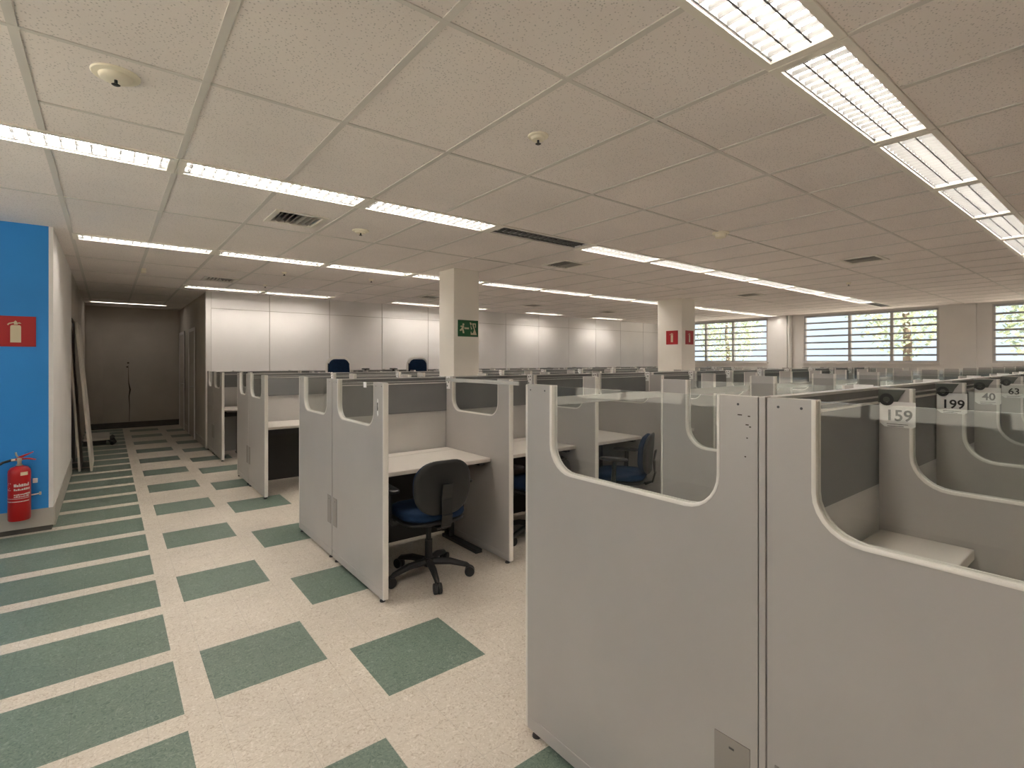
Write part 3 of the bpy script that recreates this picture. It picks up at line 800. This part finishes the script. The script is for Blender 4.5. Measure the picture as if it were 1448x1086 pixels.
# chairs stored on the desks along the white wall
def stacked_chair(label, loc, rz=pi):
    t = thing('visitor_chair', label, 'chair', loc, rz, 'chairs stored on desks')
    b = link('backrest', pad(rounded(.47, .43, .15, n=8, taper=-.10), lambda x, y, q: (x, -.20 - q, .61 + y), 0., .03, .05, 'shell', 'visitor_back'), t)
    link('back_cushion', pad(rounded(.385, .35, .11, n=8, taper=-.10), lambda x, y, q: (x, -.195 + q, .60 + y), 0., .035, .05, 'blue', 'visitor_cushion'), b)
    link('seat', pad(rounded(.44, .42, .10), lambda x, y, q: (x, y, q), .37, .42, .05, 'blue', 'visitor_seat'), t)
    for sx in (-1, 1):
        mb = MB(); mb.tube([(sx * .19, -.20, .70), (sx * .19, -.20, .36), (sx * .19, -.18, .012), (sx * .19, .18, .012), (sx * .19, .16, .37)], .011, 8)
        link('leg_frame', mb.mesh('leg_frame', 'steel', smooth=True), t)
    return t
DZ = .7525
stacked_chair('blue visitor chair on a desk before the white wall, left of the two', (3.30, 9.04, DZ), pi + .05)
stacked_chair('blue visitor chair on a desk before the white wall, right one beside the column', (4.885, 9.05, DZ), pi)
office_chair('black armrests of a backless chair showing between the two blue chairs', (3.97, 9.02, DZ), pi, back=False, spin=.2).scale = (1, 1, .93)

# ------------------------------------------------------------------ signs and extinguisher
def ext_icon(mb, fn, s, t0, t1, mi, wide=1.):
    body = [(-.30 * wide, -.95), (.30 * wide, -.95), (.30 * wide, .28), (.24 * wide, .38), (-.24 * wide, .38), (-.30 * wide, .28)]
    mb.prism([(a_ * s, b_ * s) for a_, b_ in body], fn, t0, t1, mi)
    mb.prism([(a_ * s, b_ * s) for a_, b_ in [(-.10, .42), (.12, .42), (.06, .66), (-.02, .74), (-.10, .62)]], fn, t0, t1, mi)
    mb.prism([(a_ * s, b_ * s) for a_, b_ in [(-.10, .62), (-.10, .54), (-.34, .46), (-.42, .36), (-.48, .42), (-.38, .54)]], fn, t0, t1, mi)
    mb.prism([(a_ * s, b_ * s) for a_, b_ in [(.06, .56), (.22, .60), (.32, .50), (.06, .50)]], fn, t0, t1, mi)
def ext_sign(label, fn, w, h, s, wide=1., dx=0., name='fire_extinguisher_sign', tilt=0):
    t = thing(name, label, 'sign', fn(0, 0, 0), 0, 'red extinguisher signs')
    o = fn(0, 0, 0); loc = lambda a_, b_, q: tuple(p - r for p, r in zip(fn(a_, b_, q), o))
    link('sign_board', MB().prism([(-w / 2, -h / 2), (w / 2, -h / 2), (w / 2, h / 2), (-w / 2, h / 2)], loc, 0, .004).mesh('sign_board', 'redsign'), t)
    mb = MB(); ext_icon(mb, lambda a_, b_, q: loc(a_ + dx, b_ + .1 * s, q), s, .0042, .005, 0, wide)
    link('pictogram', mb.mesh('pictogram', 'signcream'), t, None)
    return t
# on the blue wall (faces -y): x to the right
ext_sign('red sign with a pale extinguisher picture on the blue wall', lambda a_, b_, q: (-.632 + a_, 6.10 - q, 1.752 + b_), .28, .262, .112, dx=.012)
# on the far column
ext_sign('red extinguisher sign on the corridor-facing side of the far column', lambda a_, b_, q: (8.54 - q, 5.835 - a_, 1.945 + b_), .26, .265, .105, wide=.75)
ext_sign('red extinguisher sign on the camera-facing side of the far column', lambda a_, b_, q: (8.79 + a_, 5.62 - q, 1.945 + b_), .27, .265, .105, wide=.75)
# green exit sign on near column
t = thing('exit_sign', 'green exit sign with running man and arrow on the near column', 'sign', (3.692, 5.60, 1.92))
fn = lambda a_, b_, q: (a_, -q, b_)
link('sign_board', MB().prism([(-.157, -.107), (.157, -.107), (.157, .107), (-.157, .107)], fn, 0, .004).mesh('exit_board', 'greensign'), t)
U = .157 / 363.   # px of the zoomed sign -> metres
cxp, cyp = 752, 600
def pg(mb, pts): mb.prism([((x - cxp) * U, -(y - cyp) * U) for x, y in pts], fn, .0042, .005)
mb = MB()
pg(mb, [(545, 460), (590, 450), (612, 475), (605, 510), (575, 525), (545, 505)])
pg(mb, [(525, 520), (600, 530), (600, 560), (580, 610), (590, 650), (615, 745), (560, 750), (535, 650), (480, 690), (440, 660), (520, 590), (515, 560), (470, 555), (465, 535)])
link('running_figure', mb.mesh('running_figure', 'signcream'), t)
mb = MB(); pg(mb, [(600, 592), (640, 560), (640, 572), (775, 572), (775, 622), (640, 622), (640, 632)])
link('arrow', mb.mesh('arrow', 'signcream'), t)
mb = MB(); pg(mb, [(805, 410), (850, 420), (880, 470), (850, 500), (820, 480)]); pg(mb, [(840, 500), (865, 560), (895, 600), (860, 640), (838, 560)])
pg(mb, [(890, 440), (1030, 440), (1030, 570), (1000, 570), (1000, 470), (940, 475), (985, 600), (1060, 790), (840, 790), (840, 690), (870, 700), (870, 735), (920, 735), (960, 640), (920, 540)])
link('doorway_figure', mb.mesh('doorway_figure', 'signcream'), t)

t = thing('fire_extinguisher', 'red fire extinguisher hung on the blue wall by the corridor', 'fire extinguisher', (-.588, 6.005, .148))
link('cylinder', MB().lathe([(.05, 0), (.068, .003), (.073, .012), (.073, .40), (.070, .425), (.055, .448), (.030, .458), (.022, .462)], seg=32).mesh('cylinder', 'red', smooth=True), t)
m_ = MB(); m_.lathe([(.020, .462), (.020, .472), (.014, .476), (.014, .50), (.020, .503), (.020, .525), (.012, .530)], seg=16)
link('valve', m_.mesh('valve', 'brass', smooth=True), t)
mb = MB(); mb.prism([(-.02, .522), (.0, .54), (.085, .572), (.088, .566), (.01, .524)], lambda a_, b_, q: (a_, q, b_), -.012, .012)
link('lever', mb.mesh('lever', 'red', bevel=.002), t)
mb = MB(); mb.prism([(-.025, .508), (-.025, .524), (.06, .522), (.105, .504), (.102, .498), (.05, .510)], lambda a_, b_, q: (a_, q, b_), -.012, .012)
link('carry_handle', mb.mesh('carry_handle', 'red', bevel=.002), t)
m_ = MB(); m_.tube([(-.01, 0, .535), (-.02, 0, .555), (-.022, 0, .575)], .007, 8); link('pin', m_.mesh('pin', 'brass', smooth=True), t)
m_ = MB(); m_.tube([(-.018, 0, .513), (-.05, 0, .512), (-.10, -.02, .50), (-.15, -.03, .46), (-.17, -.03, .38), (-.165, -.02, .25), (-.13, -.02, .14)], .010, 10)
ho = link('hose', m_.mesh('hose', 'rubber', smooth=True), t)
m_ = MB(); m_.tube([(-.016, 0, .513), (-.050, 0, .512)], .012, 10); link('hose_ferrule', m_.mesh('hose_ferrule', 'brass', smooth=True), ho)
def wrap(z0, z1, a0, a1, r=.0735, n=10):
    v = []; 
    for k in range(n + 1):
        an = radians(a0 + (a1 - a0) * k / n); v += [(r * cos(an), r * sin(an), z0), (r * cos(an), r * sin(an), z1)]
    return v, [(2 * k, 2 * k + 2, 2 * k + 3, 2 * k + 1) for k in range(n)]
mb = MB(); v, f = wrap(.165, .172, -175, -30); mb.add(v, f); v, f = wrap(.192, .196, -175, -30); mb.add(v, f)
rnd = random.Random(3)
for zz, hh, nn in [(.293, .030, 3), (.262, .018, 2), (.222, .014, 2), (.205, .012, 2)]:      # worn, illegible print
    a_ = -112
    while a_ < -32:
        da = rnd.uniform(5, 13); h2 = hh * rnd.uniform(.5, 1.)
        v, f = wrap(zz, zz + h2, a_, a_ + da * .82, n=3); mb.add(v, f); a_ += da
for k in range(9):
    a_ = -165 + rnd.uniform(0, 35); z_ = .26 + rnd.uniform(0, .06); v, f = wrap(z_, z_ + .008, a_, a_ + 4, n=2); mb.add(v, f)
link('printed_label', mb.mesh('printed_label', 'mark'), t)
mb = MB(); v, f = wrap(.385, .413, -80, -40, r=.0738); mb.add(v, f); link('sticker', mb.mesh('sticker', 'signcream'), t)
m_ = MB(); m_.tube([(.0, .07, .185), (.09, .07, .188), (.125, .07, .192)], .006, 8); m_.box(.118, .132, .062, .078, .180, .205); m_.box(-.03, .03, .06, .097, .16, .21)
link('wall_bracket', m_.mesh('wall_bracket', 'brass'), t)
t = tag(link('cable_clip', MB().box(-.016, .016, -.008, .003, -.02, .02).mesh('cable_clip', 'card', bevel=.003), None, (-.497, 6.10, .452)),
        'small white clip on the blue wall right of the extinguisher', 'clip')

# ------------------------------------------------------------------ corridor clutter
def board(label, y0, y1, xb, xt, zt, th=.025):
    mb = MB(); mb.prism([(xb, 0), (xb + th, 0), (xt + th, zt), (xt, zt)], lambda a_, b_, q: (a_, q, b_), y0, y1)
    return tag(link('leaning_board', mb.mesh('leaning_board', 'board', bevel=.002)), label, 'board', 'boards leaning in the corridor')
board('pale tall board leaning outermost against the left corridor wall', 8.98, 10.05, -.185, -.345, 2.02)
board('pale board leaning in the doorway behind the outer board', 9.06, 9.94, -.31, -.43, 2.05)
for n, (x0, x1, y0, y1, z0, z1, lab) in enumerate([(-.33, .03, 11.6, 12.5, .09, .125, 'pale plank lying topmost on the low pile in the corridor'),
                                                   (-.34, -.02, 11.7, 12.8, .0, .085, 'dark box under the pale plank in the corridor')]):
    tag(link('plank' if n == 0 else 'crate', MB().box(x0, x1, y0, y1, z0, z1).mesh('clutter', 'board' if n == 0 else 'basedark', bevel=.004)), lab, 'plank' if n == 0 else 'box')
m_ = MB(); pts = [(.06 + .03 * sin(k * 1.7), 11.5 + .12 * k + .03 * cos(k * 2.1), .03 + .02 * abs(sin(k * 1.3))) for k in range(10)]
m_.tube(pts, [.03 + .012 * sin(k * 2.) for k in range(10)], 8)
tag(link('cable_bundle', m_.mesh('cable_bundle', 'rubber', smooth=True)), 'dark cable bundle lying beside the low pile in the corridor', 'cable')

# ------------------------------------------------------------------ outdoors
struct(link('ground', MB().box(-40, 60, -40, 45, -.5, -.13).mesh('ground', 'ground')))
def tree(x, y, h, r, lab, n=2600):
    rnd = random.Random(int(x * 10 + y))
    t = thing('tree', lab, 'tree', (x, y, -.05), 0, 'trees outside the windows')
    m_ = MB(); m_.tube([(0, 0, 0), (.05, 0, h * .3), (-.05, .1, h * .6), (0, 0, h * .85)], [.18, .14, .09, .03], 8); link('trunk', m_.mesh('trunk', 'bark', smooth=True), t)
    mb = MB()
    for k in range(n):
        while True:
            a_, b_, c_ = (rnd.uniform(-1, 1) for _ in range(3))
            q = a_ * a_ + b_ * b_ + c_ * c_
            if .2 < q < 1: break
        wob = 1 + .25 * sin(5 * a_ + x) * cos(4 * b_)
        px, py, pz = a_ * r * wob, b_ * r * wob, h * .62 + c_ * h * .40
        s = rnd.uniform(.05, .11); th = rnd.uniform(0, pi * 2); ph = rnd.uniform(-1, 1)
        u = (cos(th) * s, sin(th) * s, ph * s * .5); w_ = (-sin(th) * s * .6, cos(th) * s * .6, rnd.uniform(-1, 1) * s)
        mb.add([(px + u[0], py + u[1], pz + u[2]), (px + w_[0], py + w_[1], pz + w_[2]), (px - u[0], py - u[1], pz - u[2]), (px - w_[0], py - w_[1], pz - w_[2])], [(0, 1, 2, 3)])
    link('foliage', mb.mesh('foliage', 'leaf'), t)
tree(24.0, 6.0, 7.5, 1.8, 'leafy tree outside the right part of the middle window')
tree(23.0, 2.2, 6.5, 1.5, 'leafy tree outside the right-hand window')
tree(30.0, 16.5, 5.5, 1.8, 'leafy tree outside the left window')

# ------------------------------------------------------------------ world and render look
w = bpy.data.worlds.new('sky'); bpy.context.scene.world = w; w.use_nodes = True
bg = w.node_tree.nodes['Background']; bg.inputs['Color'].default_value = (.76, .87, .95, 1); bg.inputs['Strength'].default_value = 1.25
sun = bpy.data.lights.new('sun', 'SUN'); sun.color = (1., .93, .83); sun.energy = 24.; sun.angle = radians(.6); so = bpy.data.objects.new('sun', sun); C.objects.link(so)
so.rotation_euler = (radians(38), 0, 0)
sc = bpy.context.scene
sc.view_settings.view_transform = 'Standard'; sc.view_settings.look = 'None'; sc.view_settings.exposure = .08; sc.view_settings.gamma = 1.
sc.view_settings.use_curve_mapping = False
cy = sc.cycles
cy.use_denoising = True
cy.max_bounces = 14; cy.diffuse_bounces = 9; cy.glossy_bounces = 3; cy.transmission_bounces = 4; cy.transparent_max_bounces = 24
cy.sample_clamp_indirect = 20.; cy.caustics_reflective = False; cy.caustics_refractive = False
